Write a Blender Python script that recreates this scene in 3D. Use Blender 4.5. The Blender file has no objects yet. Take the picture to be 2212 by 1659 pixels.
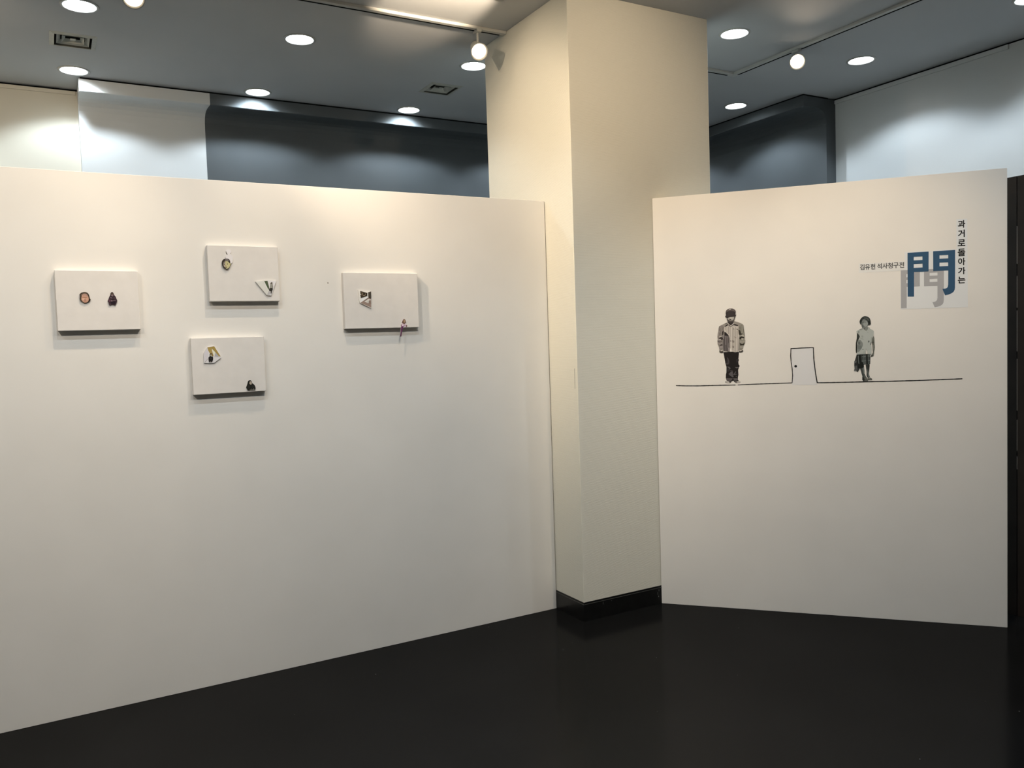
import bpy, bmesh, math, random
from mathutils import Vector, Matrix

random.seed(7)
S = bpy.context.scene
C = S.collection

# ------------------------------------------------------------------ camera, world, exposure
HC = 3.493                      # ceiling height
cam_d = bpy.data.cameras.new('camera'); cam = bpy.data.objects.new('camera', cam_d); C.objects.link(cam)
cam_d.sensor_fit = 'HORIZONTAL'; cam_d.sensor_width = 36.0; cam_d.lens = 1764.03 / 2212 * 36.0
cam_d.clip_start = 0.05; cam_d.clip_end = 100
yaw, pitch, roll = 0.51430, -0.05345, -0.03314
fw = Vector((math.sin(yaw) * math.cos(pitch), math.cos(yaw) * math.cos(pitch), math.sin(pitch)))
rt = Vector((math.cos(yaw), -math.sin(yaw), 0)); up = rt.cross(fw)
r2 = math.cos(roll) * rt + math.sin(roll) * up; u2 = -math.sin(roll) * rt + math.cos(roll) * up
m = Matrix((r2, u2, -fw)).transposed().to_4x4(); m.translation = (0, 0, 1.6)
cam.matrix_world = m
S.camera = cam
w = bpy.data.worlds.new('world'); S.world = w; w.use_nodes = True
w.node_tree.nodes['Background'].inputs[0].default_value = (0.5, 0.55, 0.6, 1)
w.node_tree.nodes['Background'].inputs[1].default_value = 0.02
S.view_settings.view_transform = 'Standard'; S.view_settings.look = 'None'
S.view_settings.gamma = 1; S.view_settings.use_curve_mapping = False
S.view_settings.exposure = 0.18
S.cycles.max_bounces = 4; S.cycles.diffuse_bounces = 3; S.cycles.glossy_bounces = 2; S.cycles.adaptive_threshold = 0.05; S.cycles.adaptive_min_samples = 16; S.cycles.sample_clamp_indirect = 6.0
DOWN_W = 26.5                   # watts of each recessed downlight
COOL = (0.76, 0.89, 1.0)
WARM = (1.0, 0.80, 0.58)

# ------------------------------------------------------------------ helpers
def lin(c):
    c = c / 255.0
    return c / 12.92 if c <= 0.04045 else ((c + 0.055) / 1.055) ** 2.4

MATS = {}
def mat(name, col, rough=0.6, spec=0.3, noise=0.0, nscale=8.0, bump=0.0, bscale=300.0, emit=None, estr=0.0, metal=0.0):
    if name in MATS: return MATS[name]
    M = bpy.data.materials.new(name); M.use_nodes = True; MATS[name] = M
    nt = M.node_tree; b = nt.nodes['Principled BSDF']
    b.inputs['Base Color'].default_value = (*col, 1); b.inputs['Roughness'].default_value = rough
    b.inputs['Specular IOR Level'].default_value = spec; b.inputs['Metallic'].default_value = metal
    if emit: b.inputs['Emission Color'].default_value = (*emit, 1); b.inputs['Emission Strength'].default_value = estr
    if noise or bump:
        tc = nt.nodes.new('ShaderNodeTexCoord')
    if noise:
        n = nt.nodes.new('ShaderNodeTexNoise'); n.inputs['Scale'].default_value = nscale; n.inputs['Detail'].default_value = 2
        nt.links.new(tc.outputs['Object'], n.inputs['Vector'])
        r = nt.nodes.new('ShaderNodeMapRange'); r.inputs['From Min'].default_value = 0.3; r.inputs['From Max'].default_value = 0.7
        r.inputs['To Min'].default_value = 1 - noise; r.inputs['To Max'].default_value = 1 + noise
        nt.links.new(n.outputs['Fac'], r.inputs['Value'])
        mx = nt.nodes.new('ShaderNodeVectorMath'); mx.operation = 'SCALE'; mx.inputs[0].default_value = col
        nt.links.new(r.outputs['Result'], mx.inputs['Scale']); nt.links.new(mx.outputs['Vector'], b.inputs['Base Color'])
    if bump:
        n2 = nt.nodes.new('ShaderNodeTexNoise'); n2.inputs['Scale'].default_value = bscale
        nt.links.new(tc.outputs['Object'], n2.inputs['Vector'])
        bp = nt.nodes.new('ShaderNodeBump'); bp.inputs['Strength'].default_value = bump; bp.inputs['Distance'].default_value = 0.001
        nt.links.new(n2.outputs['Fac'], bp.inputs['Height']); nt.links.new(bp.outputs['Normal'], b.inputs['Normal'])
    return M

def link(name, me, m=None, parent=None):
    o = bpy.data.objects.new(name, me); C.objects.link(o)
    if m is not None and me is not None: me.materials.append(m)
    if parent is not None: o.parent = parent
    return o

def tag(o, label=None, cat=None, group=None, kind=None):
    if label: o['label'] = label
    if cat: o['category'] = cat
    if group: o['group'] = group
    if kind: o['kind'] = kind
    return o

def empty(name, loc=(0, 0, 0), rz=0.0):
    o = bpy.data.objects.new(name, None); C.objects.link(o); o.location = loc; o.rotation_euler = (0, 0, rz)
    o.empty_display_size = 0.05
    return o

def bm_box(bm, lo, hi, bevel=0.0):
    x0, y0, z0 = lo; x1, y1, z1 = hi
    v = [bm.verts.new(p) for p in ((x0,y0,z0),(x1,y0,z0),(x1,y1,z0),(x0,y1,z0),(x0,y0,z1),(x1,y0,z1),(x1,y1,z1),(x0,y1,z1))]
    fs = [bm.faces.new([v[i] for i in f]) for f in ((3,2,1,0),(4,5,6,7),(0,1,5,4),(1,2,6,5),(2,3,7,6),(3,0,4,7))]
    if bevel:
        es = list({e for f in fs for e in f.edges})
        bmesh.ops.bevel(bm, geom=es, offset=bevel, segments=2, affect='EDGES', profile=0.5)

def done(bm, name, m=None, parent=None, smooth=False):
    bmesh.ops.recalc_face_normals(bm, faces=bm.faces)
    me = bpy.data.meshes.new(name); bm.to_mesh(me); bm.free()
    if smooth:
        for p in me.polygons: p.use_smooth = True
    return link(name, me, m, parent)

def box(name, lo, hi, m, parent=None, bevel=0.0):
    bm = bmesh.new(); bm_box(bm, lo, hi, bevel); return done(bm, name, m, parent)

def lathe(name, prof, m, parent=None, seg=32, axis='z', smooth=True):
    """surface of revolution of (r, h) points around the local z axis"""
    bm = bmesh.new(); rings = []
    for r, h in prof:
        rings.append([bm.verts.new((r * math.cos(2*math.pi*i/seg), r * math.sin(2*math.pi*i/seg), h)) for i in range(seg)] if r > 1e-6 else [bm.verts.new((0, 0, h))])
    for a, b in zip(rings, rings[1:]):
        for i in range(seg):
            j = (i + 1) % seg
            if len(a) == 1 and len(b) == 1: continue
            if len(a) == 1: bm.faces.new((a[0], b[i], b[j]))
            elif len(b) == 1: bm.faces.new((a[i], a[j], b[0]))
            else: bm.faces.new((a[i], a[j], b[j], b[i]))
    return done(bm, name, m, parent, smooth)

def extrude_profile(name, prof, axis, a, b, m, parent=None, closed=True):
    """prof: closed list of (d, z); axis 'x' -> d is y, extruded from x=a to x=b; axis 'y' -> d is x"""
    bm = bmesh.new()
    P = (lambda t, d, z: (t, d, z)) if axis == 'x' else (lambda t, d, z: (d, t, z))
    A = [bm.verts.new(P(a, d, z)) for d, z in prof]; B = [bm.verts.new(P(b, d, z)) for d, z in prof]
    n = len(prof)
    for i in range(n):
        j = (i + 1) % n; bm.faces.new((A[i], A[j], B[j], B[i]))
    bm.faces.new(A); bm.faces.new(list(reversed(B)))
    return done(bm, name, m, parent)

# ------------------------------------------------------------------ materials of the place
m_ceil = mat('ceiling_paint', (0.50, 0.51, 0.515), 0.8, 0.1, 0.03, 1.5)
m_part = mat('partition_paint', (0.80, 0.775, 0.725), 0.75, 0.15, 0.02, 3.0)
m_cream = mat('cream_paint', (0.76, 0.72, 0.61), 0.8, 0.15, 0.02, 2.0)
m_white = mat('white_paint', (0.70, 0.71, 0.70), 0.8, 0.15, 0.02, 2.0)
m_dark = mat('slate_paint', (0.105, 0.115, 0.12), 0.7, 0.2, 0.06, 2.0)
m_black = mat('black_gap', (0.006, 0.006, 0.006), 0.9, 0.0)
m_metalw = mat('white_enamel', (0.50, 0.50, 0.47), 0.45, 0.4)
m_vent = mat('vent_enamel', (0.42, 0.42, 0.37), 0.5, 0.3, 0.08, 30.0)
m_refl = mat('reflector', (0.85, 0.87, 0.88), 0.25, 0.5, metal=0.6)
m_tube = mat('lamp_tube', (0.9, 0.95, 1.0), 0.4, 0.3, emit=(0.88, 0.96, 1.0), estr=50.0)
m_warmbulb = mat('warm_lamp_face', (1, 0.9, 0.8), 0.3, 0.3, emit=(1.0, 0.80, 0.56), estr=9.0)
m_back = mat('room_paint', (0.72, 0.71, 0.68), 0.8, 0.15, 0.02, 2.0)
m_plinth = mat('black_skirting', (0.008, 0.008, 0.008), 0.28, 0.4, 0.2, 25.0)
m_plinth2 = mat('skirting_edge', (0.07, 0.07, 0.065), 0.35, 0.4)
m_brown = mat('dark_brown_board', (0.016, 0.012, 0.009), 0.55, 0.25, 0.25, 6.0)

def floor_material():
    M = bpy.data.materials.new('black_vinyl_floor'); M.use_nodes = True; nt = M.node_tree; b = nt.nodes['Principled BSDF']
    L = nt.links.new; N = nt.nodes.new
    tc = N('ShaderNodeTexCoord')
    n = N('ShaderNodeTexNoise'); n.inputs['Scale'].default_value = 2.2; n.inputs['Detail'].default_value = 6; L(tc.outputs['Object'], n.inputs['Vector'])
    r = N('ShaderNodeMapRange'); r.inputs['From Min'].default_value = 0.3; r.inputs['From Max'].default_value = 0.75
    r.inputs['To Min'].default_value = 0.006; r.inputs['To Max'].default_value = 0.009; L(n.outputs['Fac'], r.inputs['Value'])
    v = N('ShaderNodeTexVoronoi'); v.inputs['Scale'].default_value = 9.0; L(tc.outputs['Object'], v.inputs['Vector'])
    lt = N('ShaderNodeMath'); lt.operation = 'LESS_THAN'; lt.inputs[1].default_value = 0.022; L(v.outputs['Distance'], lt.inputs[0])
    wn = N('ShaderNodeSeparateColor'); L(v.outputs['Color'], wn.inputs['Color'])
    gt = N('ShaderNodeMath'); gt.operation = 'GREATER_THAN'; gt.inputs[1].default_value = 0.45; L(wn.outputs['Red'], gt.inputs[0])
    mu = N('ShaderNodeMath'); mu.operation = 'MULTIPLY'; L(lt.outputs[0], mu.inputs[0]); L(gt.outputs[0], mu.inputs[1])
    mu2 = N('ShaderNodeMath'); mu2.operation = 'MULTIPLY'; mu2.inputs[1].default_value = 0.14; L(mu.outputs[0], mu2.inputs[0])
    ad = N('ShaderNodeMath'); ad.operation = 'ADD'; L(r.outputs['Result'], ad.inputs[0]); L(mu2.outputs[0], ad.inputs[1])
    cc = N('ShaderNodeCombineColor'); [L(ad.outputs[0], cc.inputs[i]) for i in range(3)]
    n2 = N('ShaderNodeTexNoise'); n2.inputs['Scale'].default_value = 3.0; n2.inputs['Detail'].default_value = 4; L(tc.outputs['Object'], n2.inputs['Vector'])
    r2 = N('ShaderNodeMapRange'); r2.inputs['To Min'].default_value = 0.10; r2.inputs['To Max'].default_value = 0.20; L(n2.outputs['Fac'], r2.inputs['Value'])
    n3 = N('ShaderNodeTexNoise'); n3.inputs['Scale'].default_value = 260.0; L(tc.outputs['Object'], n3.inputs['Vector'])
    bp = N('ShaderNodeBump'); bp.inputs['Strength'].default_value = 0.06; bp.inputs['Distance'].default_value = 0.0006
    L(n3.outputs['Fac'], bp.inputs['Height'])
    df = N('ShaderNodeBsdfDiffuse'); L(cc.outputs['Color'], df.inputs['Color']); L(bp.outputs['Normal'], df.inputs['Normal'])
    gl = N('ShaderNodeBsdfGlossy'); gl.inputs['Color'].default_value = (1, 1, 1, 1); L(r2.outputs['Result'], gl.inputs['Roughness']); L(bp.outputs['Normal'], gl.inputs['Normal'])
    ms = N('ShaderNodeMixShader'); ms.inputs['Fac'].default_value = 0.032; L(df.outputs[0], ms.inputs[1]); L(gl.outputs[0], ms.inputs[2])
    nt.nodes.remove(b); L(ms.outputs[0], nt.nodes['Material Output'].inputs['Surface'])
    return M

def wallpaper_material():
    M = bpy.data.materials.new('ribbed_wallpaper'); M.use_nodes = True; nt = M.node_tree; b = nt.nodes['Principled BSDF']
    L = nt.links.new; N = nt.nodes.new
    tc = N('ShaderNodeTexCoord')
    mp = N('ShaderNodeMapping'); mp.inputs['Scale'].default_value = (1, 1, 1); L(tc.outputs['Object'], mp.inputs['Vector'])
    wv = N('ShaderNodeTexWave'); wv.wave_type = 'BANDS'; wv.bands_direction = 'Z'
    wv.inputs['Scale'].default_value = 52.0; wv.inputs['Distortion'].default_value = 2.6; wv.inputs['Detail'].default_value = 3.0; wv.inputs['Detail Scale'].default_value = 3.0
    L(mp.outputs['Vector'], wv.inputs['Vector'])
    mp2 = N('ShaderNodeMapping'); mp2.inputs['Scale'].default_value = (14, 14, 190); L(tc.outputs['Object'], mp2.inputs['Vector'])
    n = N('ShaderNodeTexNoise'); n.inputs['Scale'].default_value = 1.0; n.inputs['Detail'].default_value = 4; L(mp2.outputs['Vector'], n.inputs['Vector'])
    ad = N('ShaderNodeMath'); ad.operation = 'MULTIPLY_ADD'; ad.inputs[1].default_value = 1.1; L(n.outputs['Fac'], ad.inputs[0]); L(wv.outputs['Fac'], ad.inputs[2])
    bp = N('ShaderNodeBump'); bp.inputs['Strength'].default_value = 0.27; bp.inputs['Distance'].default_value = 0.0012
    L(ad.outputs[0], bp.inputs['Height']); L(bp.outputs['Normal'], b.inputs['Normal'])
    r = N('ShaderNodeValToRGB'); r.color_ramp.elements[0].position = 0.2; r.color_ramp.elements[0].color = (0.69, 0.665, 0.565, 1)
    r.color_ramp.elements[1].position = 0.98; r.color_ramp.elements[1].color = (0.755, 0.73, 0.63, 1)
    L(ad.outputs[0], r.inputs['Fac'])
    # scuff marks low down
    n2 = N('ShaderNodeTexNoise'); n2.inputs['Scale'].default_value = 7.0; n2.inputs['Detail'].default_value = 8; n2.inputs['Roughness'].default_value = 0.75; L(tc.outputs['Object'], n2.inputs['Vector'])
    r2 = N('ShaderNodeMapRange'); r2.inputs['From Min'].default_value = 0.63; r2.inputs['From Max'].default_value = 0.74; r2.inputs['To Min'].default_value = 0.0; r2.inputs['To Max'].default_value = 0.5
    L(n2.outputs['Fac'], r2.inputs['Value'])
    sx = N('ShaderNodeSeparateXYZ'); L(tc.outputs['Object'], sx.inputs['Vector'])
    r3 = N('ShaderNodeMapRange'); r3.inputs['From Min'].default_value = 0.1; r3.inputs['From Max'].default_value = 0.55; r3.inputs['To Min'].default_value = 1; r3.inputs['To Max'].default_value = 0
    L(sx.outputs['Z'], r3.inputs['Value'])
    mu = N('ShaderNodeMath'); mu.operation = 'MULTIPLY'; L(r2.outputs['Result'], mu.inputs[0]); L(r3.outputs['Result'], mu.inputs[1])
    mx = N('ShaderNodeMix'); mx.data_type = 'RGBA'; L(mu.outputs[0], mx.inputs['Factor']); L(r.outputs['Color'], mx.inputs['A']); mx.inputs['B'].default_value = (0.22, 0.22, 0.19, 1)
    L(mx.outputs['Result'], b.inputs['Base Color'])
    b.inputs['Roughness'].default_value = 0.7; b.inputs['Specular IOR Level'].default_value = 0.2
    return M

# ------------------------------------------------------------------ the room shell
X0, X1 = -3.2, 5.74             # room extents
Y0, Y1 = -3.2, 6.69
XB, YB = 2.5487, 3.7682         # near corner of the pillar
PW, PD = 1.0141, 0.9592
YA = 4.0534                     # face of the long partition
XC = 3.1033
ANG = -0.8377                   # direction of the short partition
HP = 2.3974
YF, YW = 6.365, 6.625           # box soffit front, wall behind it
XF, XW = 5.363, 5.628
YE = 4.60

fl = box('floor', (X0 - .2, Y0 - .2, -0.05), (X1 + .3, Y1 + .3, 0.0), floor_material()); tag(fl, 'glossy black vinyl floor with fine pale specks', kind='structure')
bm = bmesh.new()
rng = 0.0
bmesh.ops.create_circle(bm, cap_ends=True, segments=14, radius=0.013, matrix=Matrix.Translation((1.262, 1.815, 0.0006)))
for v in bm.verts: v.co.y = 1.815 + (v.co.y - 1.815) * 1.8
done(bm, 'floor_smudge', mat('smudge', (0.05, 0.052, 0.05), 0.4, 0.2), fl)

DL = [(x, y) for y in (6.24, 5.08, 3.87, 2.72, 1.5, 0.3, -0.9, -2.1) for x in (-2.15, -0.95, 0.25, 1.45, 2.65, 3.89, 5.105)]
def blocked(x, y): return XB - .1 < x < XB + PW + .1 and YB - .1 < y < YB + PD + .1
DL = [p for p in DL if not blocked(*p) and (p[1] > 4 or p[0] > 3 or p[1] < 3) and p[0] > -2 and p[1] > 1 and p not in ((3.89, 2.72), (2.65, 2.72))]
VENTS = [(0.232, 5.657), (2.658, 5.642)]
RH = 0.082                      # radius of a downlight mouth
bm = bmesh.new()
es = []
def loop(pts):
    vs = [bm.verts.new((x, y, HC)) for x, y in pts]
    for i in range(len(vs)): es.append(bm.edges.new((vs[i], vs[(i + 1) % len(vs)])))
loop([(X0 - .2, Y0 - .2), (X1 + .3, Y0 - .2), (X1 + .3, Y1 + .3), (X0 - .2, Y1 + .3)])
for x, y in DL: loop([(x + RH * math.cos(2*math.pi*i/32), y + RH * math.sin(2*math.pi*i/32)) for i in range(32)])
for x, y in VENTS: loop([(x - .105, y - .105), (x + .105, y - .105), (x + .105, y + .105), (x - .105, y + .105)])
bmesh.ops.triangle_fill(bm, edges=es, use_beauty=True, use_dissolve=False)
for f in bm.faces:
    if f.normal.z > 0: f.normal_flip()
me = bpy.data.meshes.new('ceiling'); bm.to_mesh(me); bm.free()
ce = tag(link('ceiling', me, m_ceil), 'grey-white plaster ceiling with recessed lights', kind='structure')
roofm = box('ceiling_void', (X0 - .2, Y0 - .2, HC + .25), (X1 + .3, Y1 + .3, HC + .30), m_black); tag(roofm, 'dark roof slab above the suspended ceiling', kind='structure')

def struct(name, lo, hi, m, label): return tag(box(name, lo, hi, m), label, kind='structure')
struct('wall_left', (X0 - .1, Y0, 0), (X0, Y1, HC), m_back, 'white wall at the far left side of the hall')
struct('wall_front', (X0, Y0 - .1, 0), (X1, Y0, HC), m_back, 'white wall behind the viewer')
struct('wall_back_cream', (X0, Y1, 0), (0.29, Y1 + .1, HC - .012), m_cream, 'cream wall behind the long partition')
struct('wall_right', (X1, Y0, 0), (X1 + .1, YE, HC - .012), m_white, 'white wall beyond the short partition, lit by a downlight')
def cove(front, back, thick):
    s = 1
    return [(front, HC - .012), (front, 3.402), (front + .004, 3.398), (front + .12, 3.402), (front + .18, 3.398), (front + .215, 3.386),
            (front + .242, 3.362), (front + .256, 3.33), (back, 3.28), (back, 0), (back + thick, 0), (back + thick, HC - .012)]
tag(extrude_profile('wall_back_white', cove(YF, YW, .165), 'x', 0.28, 1.131, m_white), 'white painted section of the back wall under a projecting fascia', kind='structure')
tag(extrude_profile('wall_back_dark', cove(YF, YW, .165), 'x', 1.131, XF + .4, m_dark), 'dark slate grey back wall with projecting fascia along the ceiling', kind='structure')
tag(extrude_profile('wall_right_dark', cove(XF, XW, .21), 'y', YE, YF + .02, m_dark), 'dark slate grey side wall with projecting fascia beside the pillar', kind='structure')
# shadow gaps between walls and ceiling
tag(box('trim_1', (0.29, YF + .008, HC - .012), (XF + .4, YF + .3, HC), m_black), 'black shadow gap above the back wall fascia', kind='structure')
tag(box('trim_2', (XF + .008, YE + .008, HC - .012), (XF + .3, YF + .01, HC), m_black), 'black shadow gap above the side wall fascia', kind='structure')
tag(box('trim_3', (X1 + .006, Y0, HC - .012), (X1 + .1, YE + .02, HC), m_black), 'black shadow gap above the white side wall', kind='structure')
tag(box('trim_4', (X0, Y1 + .006, HC - .012), (0.285, Y1 + .1, HC), m_black), 'black shadow gap above the cream wall', kind='structure')
tag(box('trim_5', (X1 - .014, 3.2, HC - .045), (X1, YE - .001, HC - .014), m_white, bevel=.003), 'slim cornice strip along the top of the white side wall', kind='structure')
tag(box('trim_6', (X0, Y1 - .014, HC - .04), (0.27, Y1, HC - .014), m_cream, bevel=.003), 'slim cornice strip along the top of the cream wall', kind='structure')

# ------------------------------------------------------------------ pillar
pil = empty('pillar', (XB, YB, 0)); tag(pil, 'square pillar in ribbed cream wallpaper with black skirting', 'pillar', kind='structure'); del pil['category']
o = box('shaft', (0, 0, 0.106), (PW, PD, HC - .0), wallpaper_material(), pil, bevel=.0025)
pl = empty('skirting'); pl.parent = pil
bpy.data.objects.remove(pl)
sk = box('skirting', (-.003, -.003, 0), (PW + .003, PD + .003, 0.096), m_plinth, pil)
box('skirting_cap', (-.0045, -.0045, 0.096), (PW + .0045, PD + .0045, 0.0985), m_plinth2, sk)
box('skirting_lip', (-.002, -.002, 0.0985), (PW + .002, PD + .002, 0.109), m_plinth, sk)
bm = bmesh.new()
bmesh.ops.create_grid(bm, x_segments=1, y_segments=1, size=1)
bm.free()
# chips in the black skirting near the short partition
for i, (sx, sz, w_, h_) in enumerate([(.537, .083, .0022, .011), (.529, .066, .0015, .016), (.532, .047, .004, .006), (.128, .083, .0012, .014), (.187, .086, .005, .0015)]):
    box('paint_chip', (sx, -.0036, sz - h_ / 2), (sx + w_, -.003, sz + h_ / 2), mat('chip', (.25, .25, .24), .7, .1), sk)

box('paper_tear', (-.0006, .0268, 1.317), (.0002, .0290, 1.431), mat('tear', (.16, .15, .12), .8, .1), pil)
# ------------------------------------------------------------------ partitions
lp = box('exhibition_partition', (-2.4, YA, 0), (XB - .004, YA + .06, HP), m_part, bevel=.0015)
tag(lp, 'long white display partition carrying the four small canvases, left of the pillar', 'partition')
box('wall_speck', (1.2415, YA - .0006, 1.916), (1.2465, YA, 1.9225), mat('speck', (.2, .17, .13), .8, .1), lp)
DR = Vector((math.cos(ANG), math.sin(ANG), 0)); NB = Vector((-math.sin(ANG), math.cos(ANG), 0))
LR = 1.817
bm = bmesh.new()
pts = [(0.003, 0), (LR, 0), (LR, .06), (.060, .06)]
A = [bm.verts.new((s, t, 0)) for s, t in pts]; B = [bm.verts.new((s, t, HP)) for s, t in pts]
bm.faces.new(A); bm.faces.new(list(reversed(B)))
for i in range(4): bm.faces.new((A[i], A[(i + 1) % 4], B[(i + 1) % 4], B[i]))
bmesh.ops.recalc_face_normals(bm, faces=bm.faces)
bmesh.ops.bevel(bm, geom=[e for e in bm.edges], offset=.0015, segments=2, affect='EDGES')
rp = done(bm, 'exhibition_partition', m_part); rp.location = (XC, YB, 0); rp.rotation_euler = (0, 0, ANG)
tag(rp, 'short white display partition with title lettering and cut-out figures, right of the pillar', 'partition')
# dark screen beyond the end of the short partition
ds = empty('dark_screen', (4.56, 1.7, 0)); tag(ds, 'dark brown board screen standing beyond the end of the short partition', 'partition')
for k, (a, b) in enumerate([(-.8, .789), (.793, 1.1)]):
    bd = box('board', (-.02, a, .0), (.02, b, 2.385), m_brown, ds, bevel=.001)
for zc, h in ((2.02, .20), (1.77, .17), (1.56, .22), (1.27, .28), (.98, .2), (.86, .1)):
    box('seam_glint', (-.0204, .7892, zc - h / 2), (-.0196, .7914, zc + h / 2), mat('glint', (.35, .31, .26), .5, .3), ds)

# ------------------------------------------------------------------ recessed downlights
NEARW = {(0.25, 6.24): 'in front of the white fascia beside the cream wall', (1.45, 6.24): 'in front of the dark fascia next to the white wall section',
         (2.65, 6.24): 'in front of the dark fascia past the pillar-side vent', (2.65, 5.08): 'just behind the warm spotlight beside the pillar',
         (1.45, 5.08): 'in mid ceiling halfway between the two square vents', (0.25, 5.08): 'on the near side of the vent by the cream wall',
         (3.89, 3.87): 'just behind the pillar, inside the corner of the light track', (5.105, 5.08): 'in front of the dark side wall fascia beyond the pillar',
         (5.105, 3.87): 'close to the white side wall beside the warm track spotlight', (5.105, 2.72): 'close to the white side wall above the dark screen'}
shared = {}
def downlight(x, y):
    t = empty('downlight', (x, y, HC))
    if (x, y) in NEARW: tag(t, 'round recessed ceiling downlight ' + NEARW[(x, y)], 'downlight', 'recessed ceiling downlights')
    else: tag(t, 'round recessed downlight in the ceiling over the open floor before the partitions', 'downlight', 'recessed ceiling downlights')
    if not shared:
        a = lathe('trim_ring', [(RH, .004), (RH, -.003), (RH + .004, -.006), (RH + .014, -.004), (RH + .016, 0.0), (RH, .002)], m_metalw, t)
        b = lathe('reflector', [(RH, 0.003), (RH * .97, .04), (RH * .8, .10), (.035, .125), (0, .125)], m_refl, t)
        tubes = []
        for sx in (-1, 1):
            bm = bmesh.new()
            bmesh.ops.create_cone(bm, cap_ends=True, segments=14, radius1=.019, radius2=.019, depth=.12, matrix=Matrix.Translation((0, sx * .034, .045)) @ Matrix.Rotation(math.pi / 2, 4, 'Y'))
            bmesh.ops.bevel(bm, geom=[e for e in bm.edges if len(e.link_faces) == 2 and e.calc_face_angle() > 1], offset=.012, segments=3, affect='EDGES')
            tubes.append(done(bm, 'lamp_tube', m_tube, t, True))
        shared['p'] = [a, b] + tubes
        ld = bpy.data.lights.new('downlight_lamp', 'SPOT'); ld.energy = DOWN_W; ld.color = COOL; ld.spot_size = math.radians(132); ld.spot_blend = 0.35; ld.shadow_soft_size = .03
        shared['l'] = ld
    else:
        for s in shared['p']:
            c = s.copy(); C.objects.link(c); c.parent = t
    lo = bpy.data.objects.new('downlight_lamp', shared['l']); C.objects.link(lo); lo.parent = t; lo.location = (0, 0, .018)
for p in DL: downlight(*p)

# ------------------------------------------------------------------ air vents
VL = ['square ceiling air vent of nested frames near the cream wall', 'square ceiling air vent of nested frames near the pillar']
for (x, y), lab in zip(VENTS, VL):
    t = tag(empty('air_vent', (x, y, HC)), lab, 'air vent', 'square ceiling air vents')
    def frame(name, a, b, za, zb, m, th=.0015):
        """square ring sloping from half-size a at height za to half-size b at height zb"""
        bm = bmesh.new()
        q = [(-1, -1), (1, -1), (1, 1), (-1, 1)]
        A = [bm.verts.new((a * i, a * j, za)) for i, j in q]; B = [bm.verts.new((b * i, b * j, zb)) for i, j in q]
        A2 = [bm.verts.new((a * i, a * j, za + th)) for i, j in q]; B2 = [bm.verts.new((b * i, b * j, zb + th)) for i, j in q]
        for i in range(4):
            j = (i + 1) % 4
            for P, Q in ((A, B), (A2, B2), (A, A2), (B, B2)): bm.faces.new((P[i], P[j], Q[j], Q[i]))
        return done(bm, name, m, t)
    frame('outer_frame', .126, .100, -.001, -.007, m_vent)
    frame('louvre', .088, .066, .002, .022, m_vent)
    frame('louvre', .060, .040, .002, .022, m_vent)
    box('centre_plate', (-.016, -.016, .004), (.016, .016, .010), m_vent, t, bevel=.003)
    bm = bmesh.new(); bm_box(bm, (-.104, -.104, -.002), (.104, .104, .10))
    bm.faces.ensure_lookup_table()
    for f in [f for f in bm.faces if abs(f.calc_center_median().z + .002) < 1e-4]: bmesh.ops.delete(bm, geom=[f], context='FACES')
    done(bm, 'duct_box', mat('duct', (.10, .10, .085), .8, .1), t)

# ------------------------------------------------------------------ light tracks and spotlights
def track(axis, a, b, c, lab):
    t = empty('light_track', ((a + b) / 2, c, HC) if axis == 'x' else (c, (a + b) / 2, HC)); h = (b - a) / 2
    if axis == 'x':
        box('rail', (-h, -.022, -.018), (h, .022, -.0002), m_metalw, t, bevel=.002); box('slot', (-h + .03, .006, -.0186), (h - .03, .018, -.0179), m_black, t)
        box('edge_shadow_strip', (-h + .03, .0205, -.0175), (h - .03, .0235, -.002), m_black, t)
    else:
        box('rail', (-.022, -h, -.018), (.022, h, -.0002), m_metalw, t, bevel=.002); box('slot', (.006, -h + .03, -.0186), (.018, h - .05, -.0179), m_black, t)
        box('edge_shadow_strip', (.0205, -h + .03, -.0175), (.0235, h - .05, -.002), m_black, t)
    tag(t, lab, 'light track', 'ceiling light tracks')
    return t
YT, XT = 4.455, 4.463
track('x', -2.2, XB - .002, YT, 'white ceiling light track running from the cream wall side to the pillar')
track('x', XB + PW + .002, XT - .023, YT, 'short white light track between the pillar and the track corner')
track('y', .6, YT + .022, XT, 'white ceiling light track running parallel to the white side wall')
YT2, YT3 = 3.45, 1.9
track('x', -2.2, 2.4, YT2, 'white ceiling light track above the front of the long partition')
track('x', -2.2, 3.4, YT3, 'added unseen white ceiling light track over the open floor before both partitions')  # track out of view, added to carry fill lamps for partitions and pillar

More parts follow.
